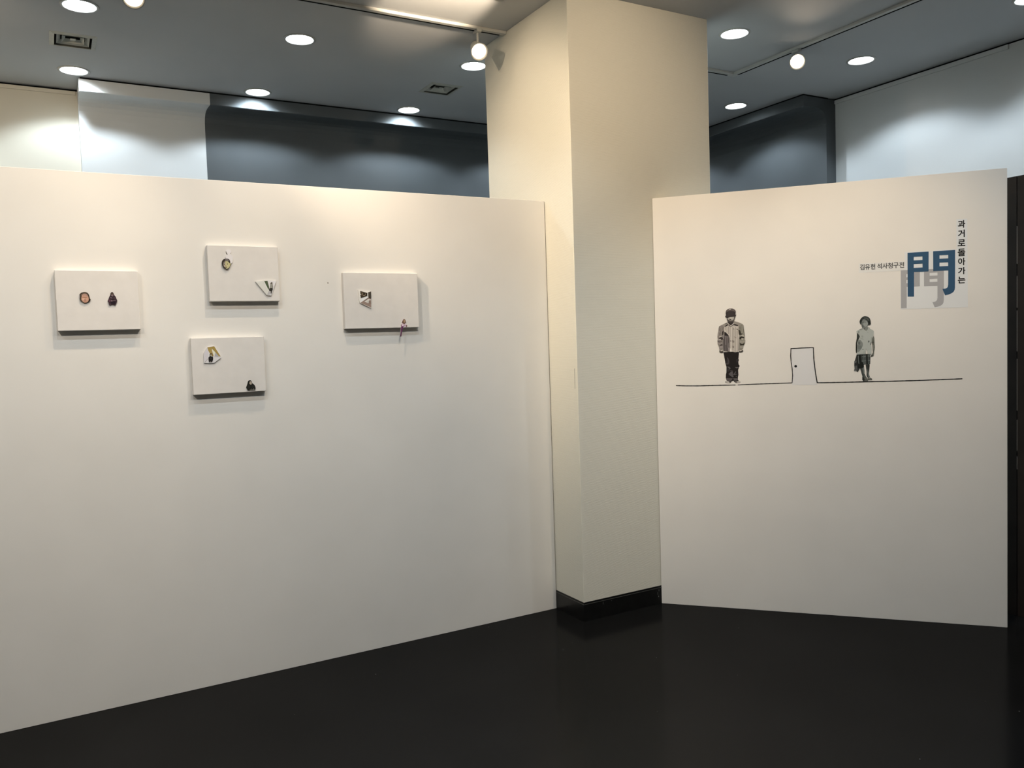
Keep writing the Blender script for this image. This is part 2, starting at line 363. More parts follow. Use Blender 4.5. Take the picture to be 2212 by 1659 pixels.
def spotlight(x, y, aim, lab, watts, size, drop=.13, cat_group='warm track spotlights', blend=.6, soft=.03):
    t = empty('track_spotlight', (x, y, HC - .018))
    tag(t, lab, 'spotlight', cat_group)
    box('mount', (-.016, -.03, -.016), (.016, .03, 0), m_metalw, t, bevel=.003)
    bm = bmesh.new(); bmesh.ops.create_cone(bm, cap_ends=True, segments=12, radius1=.006, radius2=.006, depth=drop - .05, matrix=Matrix.Translation((0, 0, -.012 - (drop - .05) / 2)))
    done(bm, 'stem', m_metalw, t)
    d = (Vector(aim) - Vector((x, y, HC - .018 - drop))).normalized()
    q = d.to_track_quat('-Z', 'Y')
    hd = lathe('lamp_head', [(.0, .075), (.03, .072), (.036, .05), (.040, 0.0), (.052, -.04), (.053, -.044), (.048, -.044), (.036, -.002), (.0, .01)], m_metalw, t)
    hd.location = (0, 0, -drop); hd.rotation_mode = 'QUATERNION'; hd.rotation_quaternion = q
    fc = lathe('lamp_face', [(0, -.038), (.025, -.036), (.043, -.030), (.043, -.028), (0, -.026)], m_warmbulb, hd)
    ld = bpy.data.lights.new('spot_lamp', 'SPOT'); ld.energy = watts; ld.color = WARM; ld.spot_size = math.radians(size); ld.spot_blend = blend; ld.shadow_soft_size = soft
    lo = bpy.data.objects.new('spot_lamp', ld); C.objects.link(lo); lo.parent = hd; lo.location = (0, 0, -.06)
spotlight(2.357, YT, (1.6, 1.2, 1.0), 'warm track spotlight hanging close beside the pillar', 22, 56, .115)
spotlight(0.456, YT, (0.3, 1.5, 1.0), 'warm track spotlight above the canvas of a face and a hooded figure', 25, 90, .125)
spotlight(-0.7, YT, (-0.6, Y1, 2.7), 'added unseen warm track spotlight aimed at the cream wall', 36, 125, .125, blend=.8)  # unseen lamp added to warm the cream wall
spotlight(XT, 3.88, (1.6, .6, 1.2), 'warm track spotlight on the track by the white side wall', 25, 90, .07)
spotlight(1.05, YT2, (0.95, YA, 0.7), 'warm track spotlight before the long partition aimed at the canvases', 45, 105, .075, blend=1.0, soft=.018)
spotlight(0.5, YT2, (-0.9, YA, 0.9), 'added unseen warm track spotlight before the long partition aimed along its empty end', 58, 84, .115, blend=.9)  # out of view, added to keep the empty end of the partition lit
spotlight(-1.35, YT2, (-1.3, YA, 0.7), 'added unseen warm track spotlight before the far end of the long partition', 40, 105, .075, blend=1.0)  # added unseen fill lamp for the partition's far end
spotlight(1.93, YT2, (1.95, YT2 + .29, HC), 'warm track spotlight before the long partition turned up to the ceiling', 118, 66, .22, blend=.12)
spotlight(0.2, YT2, (2.55, 4.0, 2.35), 'warm track spotlight before the long partition turned sideways to the pillar', 190, 62, .135, blend=1.0)
spotlight(2.7, YT3, (3.75, 3.05, 1.0), 'added unseen warm track spotlight over the open floor aimed at the short partition', 88, 84, .12, blend=.9)  # added out of view to brighten the short partition
spotlight(2.3, YT3, (2.85, 3.77, 2.95), 'added unseen warm track spotlight over the open floor aimed at the top of the pillar', 72, 60, .12, blend=1.0)  # added out of view to warm the upper pillar
spotlight(-1.0, YT3, (-0.6, YA, 1.2), 'added unseen warm track spotlight over the open floor aimed at the long partition', 64, 95, .12, blend=.9)  # unseen fill lamp, added for the left of the long partition
spotlight(1.3, YT3, (1.5, YA, 1.05), 'added unseen warm track spotlight over the open floor aimed below the larger canvas', 52, 88, .12, blend=.9)  # unseen fill lamp, added to lift the middle of the long partition

# ------------------------------------------------------------------ prints and cut-outs
# Drawing units of each picture -> millimetres on the surface it is fixed to (x to the right, z up).
AFF = {
    'boy': (0.13875, -0.00260, 340.21, -0.00405, -0.14332, 1759.70),
    'girl': (0.11199, -0.00112, 1065.23, -0.00311, -0.12149, 1682.29),
    'faces': (0.08208, -0.00493, 114.14, -0.00030, -0.09149, 1893.78),
    'head': (0.07619, -0.00390, 718.74, 0.00158, -0.07864, 2089.83),
    'vroom': (0.07913, -0.00389, 859.75, 0.00021, -0.08030, 1951.08),
    'yroom': (0.06828, -0.00361, 613.88, -0.00253, -0.07173, 1637.95),
    'crouch': (0.06491, -0.00327, 783.06, -0.00364, -0.06683, 1478.59),
    'droom': (0.09720, -0.00413, 1361.77, -0.00034, -0.09270, 1909.54),
    'sit': (0.15933, -0.00628, 1579.52, -0.00415, -0.14763, 1755.01),
    'mm': (1, 0, 0, 0, 1, 0)}
WREF = tuple(lin(c) for c in (205, 198, 185))       # how the white boards around the prints read
def ink(c, gain=1.0):
    """printed colour relative to the white of the board"""
    key = 'ink_%d_%d_%d' % c
    return mat(key, tuple(max(0.003, min(0.85, lin(v) / w_ * a_ * gain)) for v, w_, a_ in zip(c, WREF, (0.80, 0.775, 0.725))), 0.55, 0.2)

class Pic:
    """a picture surface: unit drawing frame + anchor of its top-level Empty (metres along the wall, height)"""
    def __init__(self, aff, anchor): self.a = AFF[aff]; self.o = anchor
    def p(self, q, off):
        x, y = q; a = self.a
        return Vector(((a[0]*x + a[1]*y + a[2]) / 1000 - self.o[0], -off, (a[3]*x + a[4]*y + a[5]) / 1000 - self.o[1]))

def piece(name, parent, pic, base, col, off, th, over=(), holes=(), z0=None):
    """a cut piece: base outline extruded from off to off+th towards the viewer, printed patches on its face"""
    bm = bmesh.new(); mats = [ink(col)]
    if holes:
        es = []
        for lp in [base] + list(holes):
            vs = [bm.verts.new(pic.p(q, off + th)) for q in lp]
            for i in range(len(vs)): es.append(bm.edges.new((vs[i], vs[(i + 1) % len(vs)])))
            ws = [bm.verts.new(pic.p(q, off)) for q in lp]
            for i in range(len(vs)):
                j = (i + 1) % len(vs); bm.faces.new((vs[i], vs[j], ws[j], ws[i]))
        bmesh.ops.triangle_fill(bm, edges=es, use_beauty=True, use_dissolve=False)
    else:
        A = [bm.verts.new(pic.p(q, off + th)) for q in base]; B = [bm.verts.new(pic.p(q, off)) for q in base]
        bm.faces.new(A)
        for i in range(len(A)):
            j = (i + 1) % len(A); bm.faces.new((A[i], B[i], B[j], A[j]))
    bmesh.ops.recalc_face_normals(bm, faces=bm.faces)
    for k, (poly, c) in enumerate(over):
        mm = ink(c)
        if mm not in mats: mats.append(mm)
        f = bm.faces.new([bm.verts.new(pic.p(q, off + th + .00002 * (k + 1))) for q in poly])
        f.normal_update()
        if f.normal.y > 0: f.normal_flip()
        f.material_index = mats.index(mm)
    me = bpy.data.meshes.new(name); bm.to_mesh(me); bm.free()
    for mm in mats: me.materials.append(mm)
    return link(name, me, None, parent)

def D(pts, dy): return [(x, y + dy) for x, y in pts]
def bar(x, y0, y1, w_, lean=0): return [(x - w_/2, y0), (x + w_/2, y0), (x + w_/2 + lean, y1), (x - w_/2 + lean, y1)]

# ---- four stretched canvases on the long partition
CD = 0.029
def canvas(x0, x1, z0, z1, lab):
    t = empty('canvas_artwork', (x0, YA, z0)); tag(t, lab, 'artwork', 'small white canvases on the long partition')
    bm = bmesh.new(); bm_box(bm, (0, -CD, 0), (x1 - x0, -.0006, z1 - z0), .0025)
    done(bm, 'stretched_canvas', mat('gesso_canvas', (.77, .735, .69), .8, .15, .02, 20., .5, 900.), t)
    return t, (x0, z0)
OFF = CD + .0004

t, an = canvas(.040, .367, 1.704, 1.966, 'white canvas with a small child face and a crouching hooded figure cut-out')
P = Pic('faces', an)
f = piece('face_cutout', t, P, [(225,350),(300,280),(400,250),(490,245),(570,265),(640,320),(680,400),(705,500),(720,560),(750,610),(720,670),(650,715),(600,730),(540,765),(470,765),(430,755),(350,700),(280,670),(245,610),(235,560),(240,480)], (64,52,40), OFF, .005,
    over=[([(300,360),(400,300),(520,300),(600,370),(560,360),(430,345),(350,400),(290,420)], (98,84,70)), ([(690,560),(750,610),(720,670),(640,710),(660,640)], (34,22,18))])
piece('face', f, P, [(330,420),(370,360),(440,330),(540,335),(600,390),(640,480),(660,580),(640,680),(540,755),(460,760),(380,705),(310,620),(310,520)], (172,132,108), OFF + .0052, .0003,
    over=[([(420,345),(540,345),(590,400),(600,450),(480,400),(380,430)], (156,122,106)), ([(330,540),(440,525),(480,560),(440,630),(350,615)], (190,152,126)), ([(520,545),(600,540),(620,600),(560,640)], (182,142,114)),
          ([(345,500),(460,488),(575,488),(578,508),(470,515),(360,520)], (143,104,80)), ([(440,590),(520,585),(530,610),(440,612)], (150,108,90)), ([(430,652),(490,642),(545,648),(530,670),(450,674)], (138,92,80)), ([(390,690),(560,690),(540,750),(460,755)], (160,116,94))])
f = piece('figure_cutout', t, P, [(1690,380),(1700,300),(1740,250),(1790,240),(1840,280),(1875,380),(1940,450),(1990,560),(2030,660),(2000,760),(1950,870),(1900,890),(1880,850),(1760,830),(1700,885),(1640,870),(1610,740),(1560,680),(1610,560),(1650,450)], (52,37,40), OFF, .004,
    over=[([(1600,590),(1700,620),(1690,720),(1610,690)], (80,52,60)), ([(1700,700),(1960,690),(1930,820),(1720,810)], (28,18,26)), ([(1680,480),(1790,520),(1720,540)], (104,86,90)), ([(1830,520),(1900,470),(1950,560),(1880,570)], (66,48,52)),
          ([(1760,580),(1880,570),(1870,610),(1770,610)], (30,20,24)), ([(1710,650),(1790,640),(1800,680),(1730,690)], (128,104,106)), ([(1820,635),(1960,630),(1960,655),(1830,665)], (98,78,82)), ([(1640,780),(1720,800),(1690,875),(1650,865)], (70,54,60))])
piece('face', f, P, [(1725,390),(1770,350),(1830,365),(1842,410),(1800,462),(1750,440)], (112,94,94), OFF + .0052, .0002, over=[([(1712,320),(1780,280),(1840,320),(1832,352),(1740,370)], (74,60,48))])

t, an = canvas(.668, .994, 1.8275, 2.090, 'white canvas with a boy face over a pale silhouette and a folded room corner')
P = Pic('head', an)
piece('silhouette_cutout', t, P, [(450,340),(480,290),(570,250),(660,265),(740,310),(770,380),(740,440),(700,490),(720,530),(790,580),(850,640),(870,740),(865,880),(845,1020),(760,1100),(690,1060),(560,860),(420,800),(420,690),(450,600),(550,550),(540,520),(480,430)], (206,198,190), OFF, .0035)
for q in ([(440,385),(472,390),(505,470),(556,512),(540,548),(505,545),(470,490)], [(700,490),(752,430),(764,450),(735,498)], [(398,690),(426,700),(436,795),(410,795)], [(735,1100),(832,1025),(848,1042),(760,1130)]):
    piece('painted_shadow', t, P, q, (122,108, 92), OFF - .0002, .0003)  # dark patches painting the shadow and gaps around the pale silhouette
f = piece('face_cutout', t, P, [(200,1030),(212,950),(240,890),(320,825),(430,798),(560,810),(620,840),(660,885),(690,970),(695,1070),(740,1110),(735,1190),(690,1260),(640,1350),(560,1420),(480,1440),(400,1410),(300,1330),(235,1230),(205,1120)], (48,40,32), OFF + .0036, .0035,
    over=[([(390,850),(480,830),(570,850),(620,930),(570,965),(480,935),(390,940)], (108,98,90))])
piece('face', f, P, [(300,1000),(380,968),(460,955),(560,968),(615,1030),(650,1080),(710,1090),(725,1150),(680,1230),(640,1310),(560,1390),(490,1412),(420,1380),(330,1290),(280,1180)], (178,168,122), OFF + .0072, .0003,
    over=[([(300,1000),(380,968),(400,1060),(385,1150),(400,1250),(380,1330),(330,1290),(280,1180)], (134,122,110)), ([(300,1010),(380,1000),(390,1050),(310,1080)], (112,100,90)), ([(340,1190),(390,1190),(400,1260),(350,1280),(310,1240)], (168,152,134)),
          ([(305,1128),(340,1118),(375,1130),(360,1158),(320,1158)], (62,52,42)), ([(490,1110),(525,1095),(558,1105),(548,1142),(502,1148)], (60,54,36)), ([(420,1050),(560,1040),(580,1055),(430,1068)], (150,138,96)),
          ([(395,1180),(425,1215),(480,1230),(470,1262),(400,1268)], (132,114,84)), ([(405,1312),(450,1296),(505,1305),(485,1342),(425,1338)], (92,78,60)), ([(380,1300),(430,1345),(440,1390),(350,1320)], (110,98,76)), ([(450,1372),(550,1350),(505,1406)], (198,190,168)), ([(660,1100),(708,1110),(715,1160),(670,1200)], (150,136,92))])
P = Pic('vroom', an)
f = piece('room_cutout', t, P, [(275,375),(740,315),(960,288),(985,270),(1510,330),(1240,1130),(1200,1215),(960,1190),(920,1150)], (196,191,178), OFF, .0055,
    over=[([(985,290),(1505,335),(1240,1100),(1090,780)], (206,199,192)), ([(1060,950),(1240,1000),(1215,1195),(970,1175)], (168,163,158)), ([(740,325),(790,340),(1050,870),(1060,940),(1020,900)], (212,206,192)), ([(1100,1110),(1220,1120),(1205,1170),(1100,1150)], (188,183,178)), ([(965,1165),(1060,950),(1070,960),(985,1170)], (140,134,126))])
piece('door_panel', f, P, [(790,338),(985,330),(1085,720),(1050,860),(950,660)], (72,80,56), OFF + .0063, .0002, over=[([(790,338),(985,330),(988,350),(800,358)], (48,52,38))])
g = piece('figure', f, P, [(1180,430),(1235,400),(1285,440),(1275,510),(1300,540),(1312,680),(1300,760),(1300,860),(1250,940),(1230,1060),(1190,1070),(1175,950),(1090,930),(1070,800),(1110,760),(1150,540),(1145,490)], (136,132,118), OFF + .0066, .0003,
    over=[([(1145,490),(1180,430),(1235,400),(1285,440),(1275,510),(1190,525)], (96,86,74)), ([(1215,430),(1280,440),(1275,505),(1225,510)], (74,66,56)), ([(1070,800),(1110,765),(1290,750),(1300,860),(1250,940),(1090,930)], (50,45,38)), ([(1090,900),(1160,880),(1250,840),(1250,940),(1090,930)], (26,23,19)), ([(1175,945),(1250,940),(1230,1060),(1190,1070)], (48,43,37)), ([(1285,600),(1312,680),(1298,760),(1280,740)], (70,62,54))])

t, an = canvas(.5745, .907, 1.3945, 1.659, 'white canvas with a yellow-walled room cut-out and a dark figure on its lower edge')
P = Pic('yroom', an)
f = piece('room_cutout', t, P, [(250,680),(410,400),(470,310),(920,235),(1380,960),(1350,1010),(930,1320),(730,1345),(290,1335),(245,1000)], (198,192,185), OFF, .005,
    over=[([(475,315),(750,268),(790,560),(890,890),(790,890),(640,700),(550,550)], (154,130,72)), ([(740,270),(925,242),(1345,905),(1235,905),(930,560),(760,390)], (150,126,66)), ([(768,420),(930,590),(975,690),(930,870),(870,700)], (208,202,170)), ([(985,670),(1070,720),(1200,850),(1215,935),(950,905)], (158,154,152)),
          ([(870,925),(1330,950),(1330,962),(870,937)], (130,124,118)), ([(325,1270),(500,1055),(515,1066),(345,1282)], (128,120,112)), ([(260,700),(470,330),(560,640),(520,900),(500,1050),(330,1260),(270,1100)], (190,183,180))])
g = piece('figure', f, P, [(550,980),(600,920),(640,890),(625,790),(650,720),(720,695),(790,730),(805,800),(790,880),(830,930),(855,1010),(840,1150),(790,1270),(740,1290),(580,1280),(560,1150)], (32,29,27), OFF + .0060, .0003,
    over=[([(625,790),(650,720),(720,695),(790,730),(805,800),(770,870),(660,870)], (72,54,32)), ([(665,800),(720,765),(765,805),(745,870),(690,890)], (182,172,140)), ([(700,890),(760,870),(745,925)], (205,198,180)), ([(640,1250),(720,1238),(712,1290),(648,1292)], (150,142,126)), ([(620,1000),(760,1000),(750,1030),(630,1035)], (52,50,48))])
P = Pic('crouch', an)
f = piece('figure_cutout', t, P, [(500,890),(540,780),(590,640),(620,480),(680,400),(770,370),(850,400),(900,500),(920,590),(1020,650),(1090,720),(1150,840),(1170,960),(1150,1040),(1100,1078),(900,1092),(640,1105),(600,1080)], (28,27,22), OFF, .004,
    over=[([(600,760),(720,720),(760,900),(620,980)], (40,38,33)), ([(900,760),(1030,780),(1060,940),(920,920)], (36,37,32)), ([(840,960),(890,955),(895,1000),(850,1005)], (78,75,67)), ([(990,990),(1015,955),(1085,1032),(1000,1045)], (114,108,98)), ([(740,1062),(1105,1055),(1090,1085),(760,1098)], (146,140,126))])
piece('face', f, P, [(740,475),(815,450),(878,520),(892,620),(852,700),(780,680),(700,605),(680,530)], (168,155,135), OFF + .0048, .0002, over=[([(680,530),(740,480),(770,590),(700,605)], (104,92,76)), ([(770,545),(870,540),(880,570),(775,575)], (132,118,100)), ([(800,640),(850,635),(845,660),(805,660)], (134,112,98))])

t, an = canvas(1.315, 1.720, 1.685, 1.971, 'larger white canvas with a room corner cut-out and a girl sitting on its edge')
P = Pic('droom', an)
f = piece('room_cutout', t, P, [(285,300),(390,320),(790,430),(830,410),(1005,355),(1012,1280),(980,1282),(390,1005),(340,800)], (210,202,188), OFF, .0055,
    over=[([(430,740),(785,640),(815,705),(600,870),(425,985)], (216,208,198)), ([(830,722),(995,760),(1005,1265),(410,1003)], (134,114,100)), ([(600,885),(820,740),(838,782),(665,900)], (106,92,82)), ([(840,790),(925,800),(860,1022),(800,1010),(640,930)], (194,186,172)), ([(800,900),(900,880),(862,1018),(770,990)], (178,172,160)), ([(930,815),(992,818),(985,860),(935,840)], (226,220,208)), ([(880,900),(1000,880),(1004,1060),(870,1040)], (122,104,90))])
piece('picture', f, P, [(400,350),(790,460),(785,610),(600,690),(430,730),(410,580)], (60,48,35), OFF + .0067, .0002, over=[([(480,450),(560,460),(545,580),(480,605)], (104,89,68)), ([(700,470),(718,530),(650,612),(550,612),(550,592),(640,580),(688,530)], (136,122,98)), ([(580,480),(650,490),(640,560),(590,560)], (28,21,14)), ([(420,380),(500,400),(470,450),(420,460)], (84,68,50)), ([(735,465),(790,465),(785,600),(735,610)], (34,26,18)), ([(395,520),(450,510),(450,560),(400,560)], (196,188,172))])
piece('dark_door', f, P, [(832,425),(997,375),(997,762),(850,712)], (66,58,48), OFF + .0067, .0002, over=[([(850,690),(997,740),(997,762),(850,712)], (36,28,22)), ([(970,385),(997,376),(997,750),(975,740)], (44,37,30))])
P = Pic('sit', an)
f = piece('figure_cutout', t, P, [(245,425),(235,360),(262,345),(300,315),(285,300),(265,268),(285,245),(300,190),(340,150),(385,180),(410,260),(408,285),(395,315),(420,360),(460,388),(442,440),(400,452),(310,452),(296,520),(268,610),(247,775),(200,777),(195,752),(212,745),(232,560)], (206,180,184), OFF + .0004, .003,
    over=[([(235,360),(262,345),(267,420),(243,440)], (122,98,92)), ([(400,380),(420,360),(460,390),(440,440),(408,446)], (116,92,86)), ([(310,410),(400,400),(395,440),(320,440)], (216,200,196))])
piece('head', f, P, [(265,268),(285,245),(300,190),(340,150),(385,180),(410,260),(408,285),(380,300),(345,355),(300,300)], (80,58,42), OFF + .0040, .0003, over=[([(318,190),(370,190),(388,250),(362,300),(322,300)], (154,122,96)), ([(300,282),(362,285),(342,345),(320,330)], (102,72,60)), ([(330,165),(365,170),(372,195),(320,195)], (120,98,76))])
piece('legs', f, P, [(258,420),(360,385),(372,404),(312,425),(302,480),(268,610),(250,760),(210,755),(230,560),(242,450)], (92,44,76), OFF + .0040, .0003, over=[([(240,600),(262,600),(248,770),(212,765)], (66,26,52)), ([(195,752),(248,757),(246,777),(200,777)], (34,18,28))])

# ---- prints on the short partition (flat paper and vinyl)
def wall_thing(name, s, z, lab, cat):
    o = empty(name, (XC + DR.x * s, YB + DR.y * s, z), ANG); tag(o, lab, cat); return o, (s, z)
LO = 1567.2
t, an = wall_thing('photo_print', .432, 1.31, 'black and white photo print of a standing child in cap and striped jacket', 'wall print')
P = Pic('boy', an); E0 = .0002
piece('trousers', t, P, D([(390,290),(560,280),(650,275),(760,270),(860,295),(1000,275),(1012,350),(990,560),(1010,600),(985,680),(1000,780),(1045,835),(1010,900),(980,1000),(992,1200),(970,1290),(975,1390),(1000,1430),(830,1480),(790,1430),(730,1460),(700,1480),(520,1430),(485,1320),(490,1180),(510,1100),(512,880),(470,740),(420,450)], LO), (28,24,22), E0, .0001,
    over=[(D(q, LO), c) for q, c in [([(530,490),(580,520),(620,620),(632,700),(600,780),(500,790),(470,740),(555,700),(550,600)], (60,55,54)), ([(500,560),(560,600),(555,720),(480,700)], (34,30,29)), ([(520,870),(620,868),(682,930),(630,1000),(600,920)], (84,79,76)), ([(550,940),(640,960),(590,1080),(540,1050)], (46,42,41)), ([(850,885),(1000,882),(985,915),(900,932)], (92,87,82)), ([(900,580),(980,520),(985,680),(890,700)], (40,37,35)),
          ([(590,1160),(700,1070),(760,1050),(770,1180),(802,1280),(760,1292),(640,1215)], (82,77,76)), ([(640,1020),(760,1010),(750,1060),(660,1050)], (58,53,52)), ([(780,1180),(890,1040),(902,1080),(850,1150),(955,1165),(870,1190),(800,1205)], (78,73,71)), ([(860,1240),(940,1250),(930,1290)], (70,65,62)), ([(500,1330),(760,1330),(720,1420),(640,1450),(520,1420)], (80,74,72)), ([(780,1330),(960,1330),(978,1400),(830,1430),(800,1380)], (84,78,75))]])
for nm, b_, o_ in (('shoe', [(455,1480),(500,1445),(580,1440),(640,1460),(700,1480),(710,1510),(640,1540),(540,1535),(480,1515)], [([(475,1485),(520,1455),(590,1455),(640,1500),(630,1530),(540,1515)], (176,169,157)), ([(600,1455),(660,1470),(660,1520),(640,1500)], (70,64,60))]),
                   ('shoe', [(830,1480),(900,1440),(1000,1430),(1060,1460),(1065,1500),(1040,1525),(920,1525),(860,1510)], [([(890,1490),(960,1455),(1030,1450),(1055,1480),(1050,1505),(920,1502)], (182,175,162)), ([(900,1480),(930,1470),(940,1500),(915,1510)], (90,84,78))])):
    piece(nm, t, P, D(b_, LO), (94,88,82), E0 + .00036, .0001, over=[(D(q, LO), c) for q, c in o_])
jk = [(550,670),(450,710),(340,765),(220,820),(197,900),(186,1020),(162,1130),(150,1250),(165,1350),(150,1400),(160,1540),(205,1640)] + D([(218,90),(230,215),(380,190),(400,250),(560,270),(645,277),(648,180),(655,100),(690,190),(770,265),(860,292),(975,272),(1000,180),(1168,165),(1182,60)], LO) + [(1200,1600),(1250,1500),(1262,1390),(1240,1370),(1242,1180),(1225,1080),(1202,900),(1190,790),(1150,740),(1040,690),(980,665),(820,628),(790,720),(690,800),(575,700)]
ov = [([(430,830),(560,790),(690,840),(800,790),(1000,830),(1000,950),(1030,1150),(1000,1300),(985,1600)] + D([(980,200),(970,268),(860,290),(770,262),(690,188),(655,90)], LO) + [(640,1560),(640,1400),(620,1230),(590,1170),(480,1060),(400,1020)], (174,165,152))]
for x, a, b, w_, c in ((470,860,980,26,(146,137,126)), (530,850,1060,20,(150,141,130)), (600,830,1130,34,(142,133,122)), (655,860,1250,20,(152,143,132)), (690,850,1700,14,(148,139,128)), (720,850,1780,14,(198,189,175)), (770,860,1780,36,(140,131,119)), (825,900,1830,14,(156,147,135)), (870,860,1840,30,(146,137,125)), (905,1250,1840,14,(196,188,174)), (940,1000,1830,26,(138,130,117)), (965,1250,1830,10,(186,178,164))):
    ov.append((bar(x, a, b, w_), c))
ov += [([(735,1380),(830,1400),(820,1480),(740,1470)], (120,112,102)), ([(745,1600),(815,1610),(810,1700),(750,1690)], (118,110,100)), ([(660,1380),(710,1400),(705,1440),(665,1440)], (122,113,106)), ([(780,900),(810,905),(800,960),(775,950)], (120,111,100)), ([(800,1220),(900,1270),(930,1300),(860,1290)], (128,118,106)),
       ([(430,1050),(480,1065),(560,1140),(605,1195),(580,1218),(430,1190)], (36,31,30)), ([(365,1185),(430,1192),(600,1205),(642,1290),(648,1560)] + D([(642,272),(560,268),(402,248)], LO) + [(360,1600),(372,1400)], (88,81,77))]
for x, a, b, w_, c in ((395,1190,1330,34,(130,121,116)), (440,1260,1800,18,(60,54,52)), (490,1200,1560,26,(122,113,110)), (530,1300,1820,22,(64,58,55)), (565,1240,1700,18,(116,107,103)), (610,1480,1820,26,(112,103,100)), (590,1300,1500,12,(58,52,50))):
    ov.append((bar(x, a, b, w_), c))
ov += [(D([(580,110),(640,105),(642,260),(590,250)], LO), (128,119,114)), ([(425,858),(460,812),(545,745),(585,742),(560,800),(480,840)], (44,38,35)), ([(790,742),(860,740),(985,790),(970,812),(880,806),(800,775)], (44,38,35)), ([(585,735),(690,815),(795,728),(795,775),(690,860),(600,800)], (96,88,82)), ([(575,700),(690,792),(805,700),(800,728),(690,822),(575,728)], (202,192,178)), ([(455,735),(545,680),(552,698),(480,738)], (62,55,50)), ([(640,835),(740,835),(735,850),(645,850)], (150,141,130))]
ls = [(220,820),(340,790),(400,850),(405,980),(352,1060),(357,1200),(382,1400),(352,1500),(372,1600)] + D([(382,150),(232,160),(217,80)], LO) + [(162,1540),(152,1400),(167,1350),(152,1250),(164,1130),(188,1020),(198,900)]
ov.append((ls, (120,112,104)))
for x, a, b, w_, l_ in ((250,860,1160,16,-30), (290,880,1150,14,-20), (335,900,1080,16,-6), (380,850,970,16,0), (225,950,1220,12,-20)): ov.append((bar(x, a, b, w_, l_), (84,76,70)))
for x, a, b, w_, l_ in ((270,860,1100,12,-24), (315,880,1100,10,-14), (220,1000,1200,10,-20)): ov.append((bar(x, a, b, w_, l_), (158,149,138)))
ov += [([(200,1290),(300,1250),(370,1280),(382,1340),(320,1382),(290,1330),(220,1322)], (48,41,38)), ([(340,1050),(412,970),(402,1050),(388,1160),(340,1185)], (48,41,38)), ([(210,1240),(325,1205),(310,1240),(230,1270)], (172,163,151)), ([(190,1335),(290,1332),(280,1375),(200,1370)], (160,151,140)), ([(160,1400),(260,1430),(340,1400),(345,1430),(250,1470),(165,1450)], (86,78,73)), ([(170,1500),(300,1530),(340,1500),(340,1530),(250,1560)], (150,141,132)), ([(230,1560),(345,1535),(355,1590),(250,1600)], (44,37,35)), (D([(240,60),(370,50),(375,110),(250,130)], LO), (136,127,120))]
rs = [(1000,830),(1100,745),(1150,740),(1190,790),(1202,900),(1225,1080),(1241,1180),(1240,1370),(1261,1390),(1250,1500),(1200,1600)] + D([(1182,60),(1170,162),(1010,170),(1000,100)], LO) + [(1032,1500),(1012,1350),(1042,1200),(1042,1000)]
ov.append((rs, (126,121,108)))
for x, a, b, w_, l_ in ((1120,790,1080,18,10), (1165,790,1080,14,30), (1085,850,1080,14,4), (1200,950,1150,10,20), (1060,800,960,14,0)): ov.append((bar(x, a, b, w_, l_), (90,85,73)))
for x, a, b, w_, l_ in ((1142,790,1080,12,20), (1100,820,1080,10,6)): ov.append((bar(x, a, b, w_, l_), (164,157,142)))
ov += [([(1040,1260),(1120,1220),(1222,1260),(1200,1300),(1120,1300),(1090,1352),(1030,1332)], (42,38,30)), ([(1040,980),(1062,1000),(1090,1120),(1160,1105),(1100,1172),(1048,1170)], (44,40,32)), ([(1080,1192),(1185,1180),(1222,1232),(1130,1232)], (172,164,148)), ([(1100,1312),(1172,1300),(1180,1350),(1130,1365)], (166,158,142)), ([(1050,1420),(1150,1440),(1240,1400),(1235,1430),(1150,1470),(1060,1460)], (150,142,127)), ([(1040,1480),(1140,1540),(1245,1470),(1200,1575),(1060,1592)], (46,42,34)), ([(1070,1500),(1150,1490),(1130,1530)], (132,125,110)), (D([(1060,60),(1160,70),(1150,110),(1050,110)], LO), (146,138,124)),
       ([(1000,950),(1042,980),(1047,1185),(1010,1160),(990,980)], (58,54,44)), ([(905,932),(990,928),(965,956),(930,950)], (78,71,60)), ([(1005,840),(1030,850),(1030,940),(1005,920)], (86,80,70))]
piece('jacket', t, P, jk, (132,124,113), E0 + .00072, .0001, over=ov)
for b_, o_ in (([(225,240),(240,215),(330,185),(382,180),(388,300),(330,330),(240,302)], [([(250,228),(372,180),(368,255),(280,250)], (164,156,144)), ([(262,232),(350,215),(345,245),(290,245)], (182,174,162))]), ([(1005,170),(1060,168),(1150,200),(1182,222),(1160,280),(1080,300),(1008,292)], [([(1025,172),(1145,215),(1100,250),(1030,256)], (166,158,144))])):
    piece('hand', t, P, D(b_, LO), (54,48,43), E0 + .00225, .0001, over=[(D(q, LO), c) for q, c in o_])
piece('face', t, P, [(462,420),(500,392),(505,300),(855,300),(855,372),(902,358),(892,410),(862,475),(835,560),(812,630),(780,700),(740,752),(690,792),(640,762),(590,710),(560,640),(535,570),(515,495),(480,482)], (72,66,61), E0 + .00240, .0001,
    over=[([(575,650),(680,672),(810,630),(785,700),(740,752),(690,790),(640,760),(590,708)], (50,44,41)), ([(548,512),(600,485),(640,465),(720,455),(800,445),(818,480),(805,540),(770,590),(690,602),(620,585),(575,560)], (150,143,132)), ([(640,470),(720,458),(735,520),(700,540),(640,535)], (172,165,152)), ([(750,480),(800,462),(806,520),(770,560),(735,540)], (164,157,145)), ([(620,545),(670,532),(708,545),(690,578),(640,578)], (42,37,34)), ([(635,600),(690,592),(740,598),(720,618),(650,618)], (84,77,71)), ([(465,425),(500,400),(510,470),(485,475)], (58,52,48)), ([(865,385),(895,370),(880,420),(862,450)], (60,54,49))])
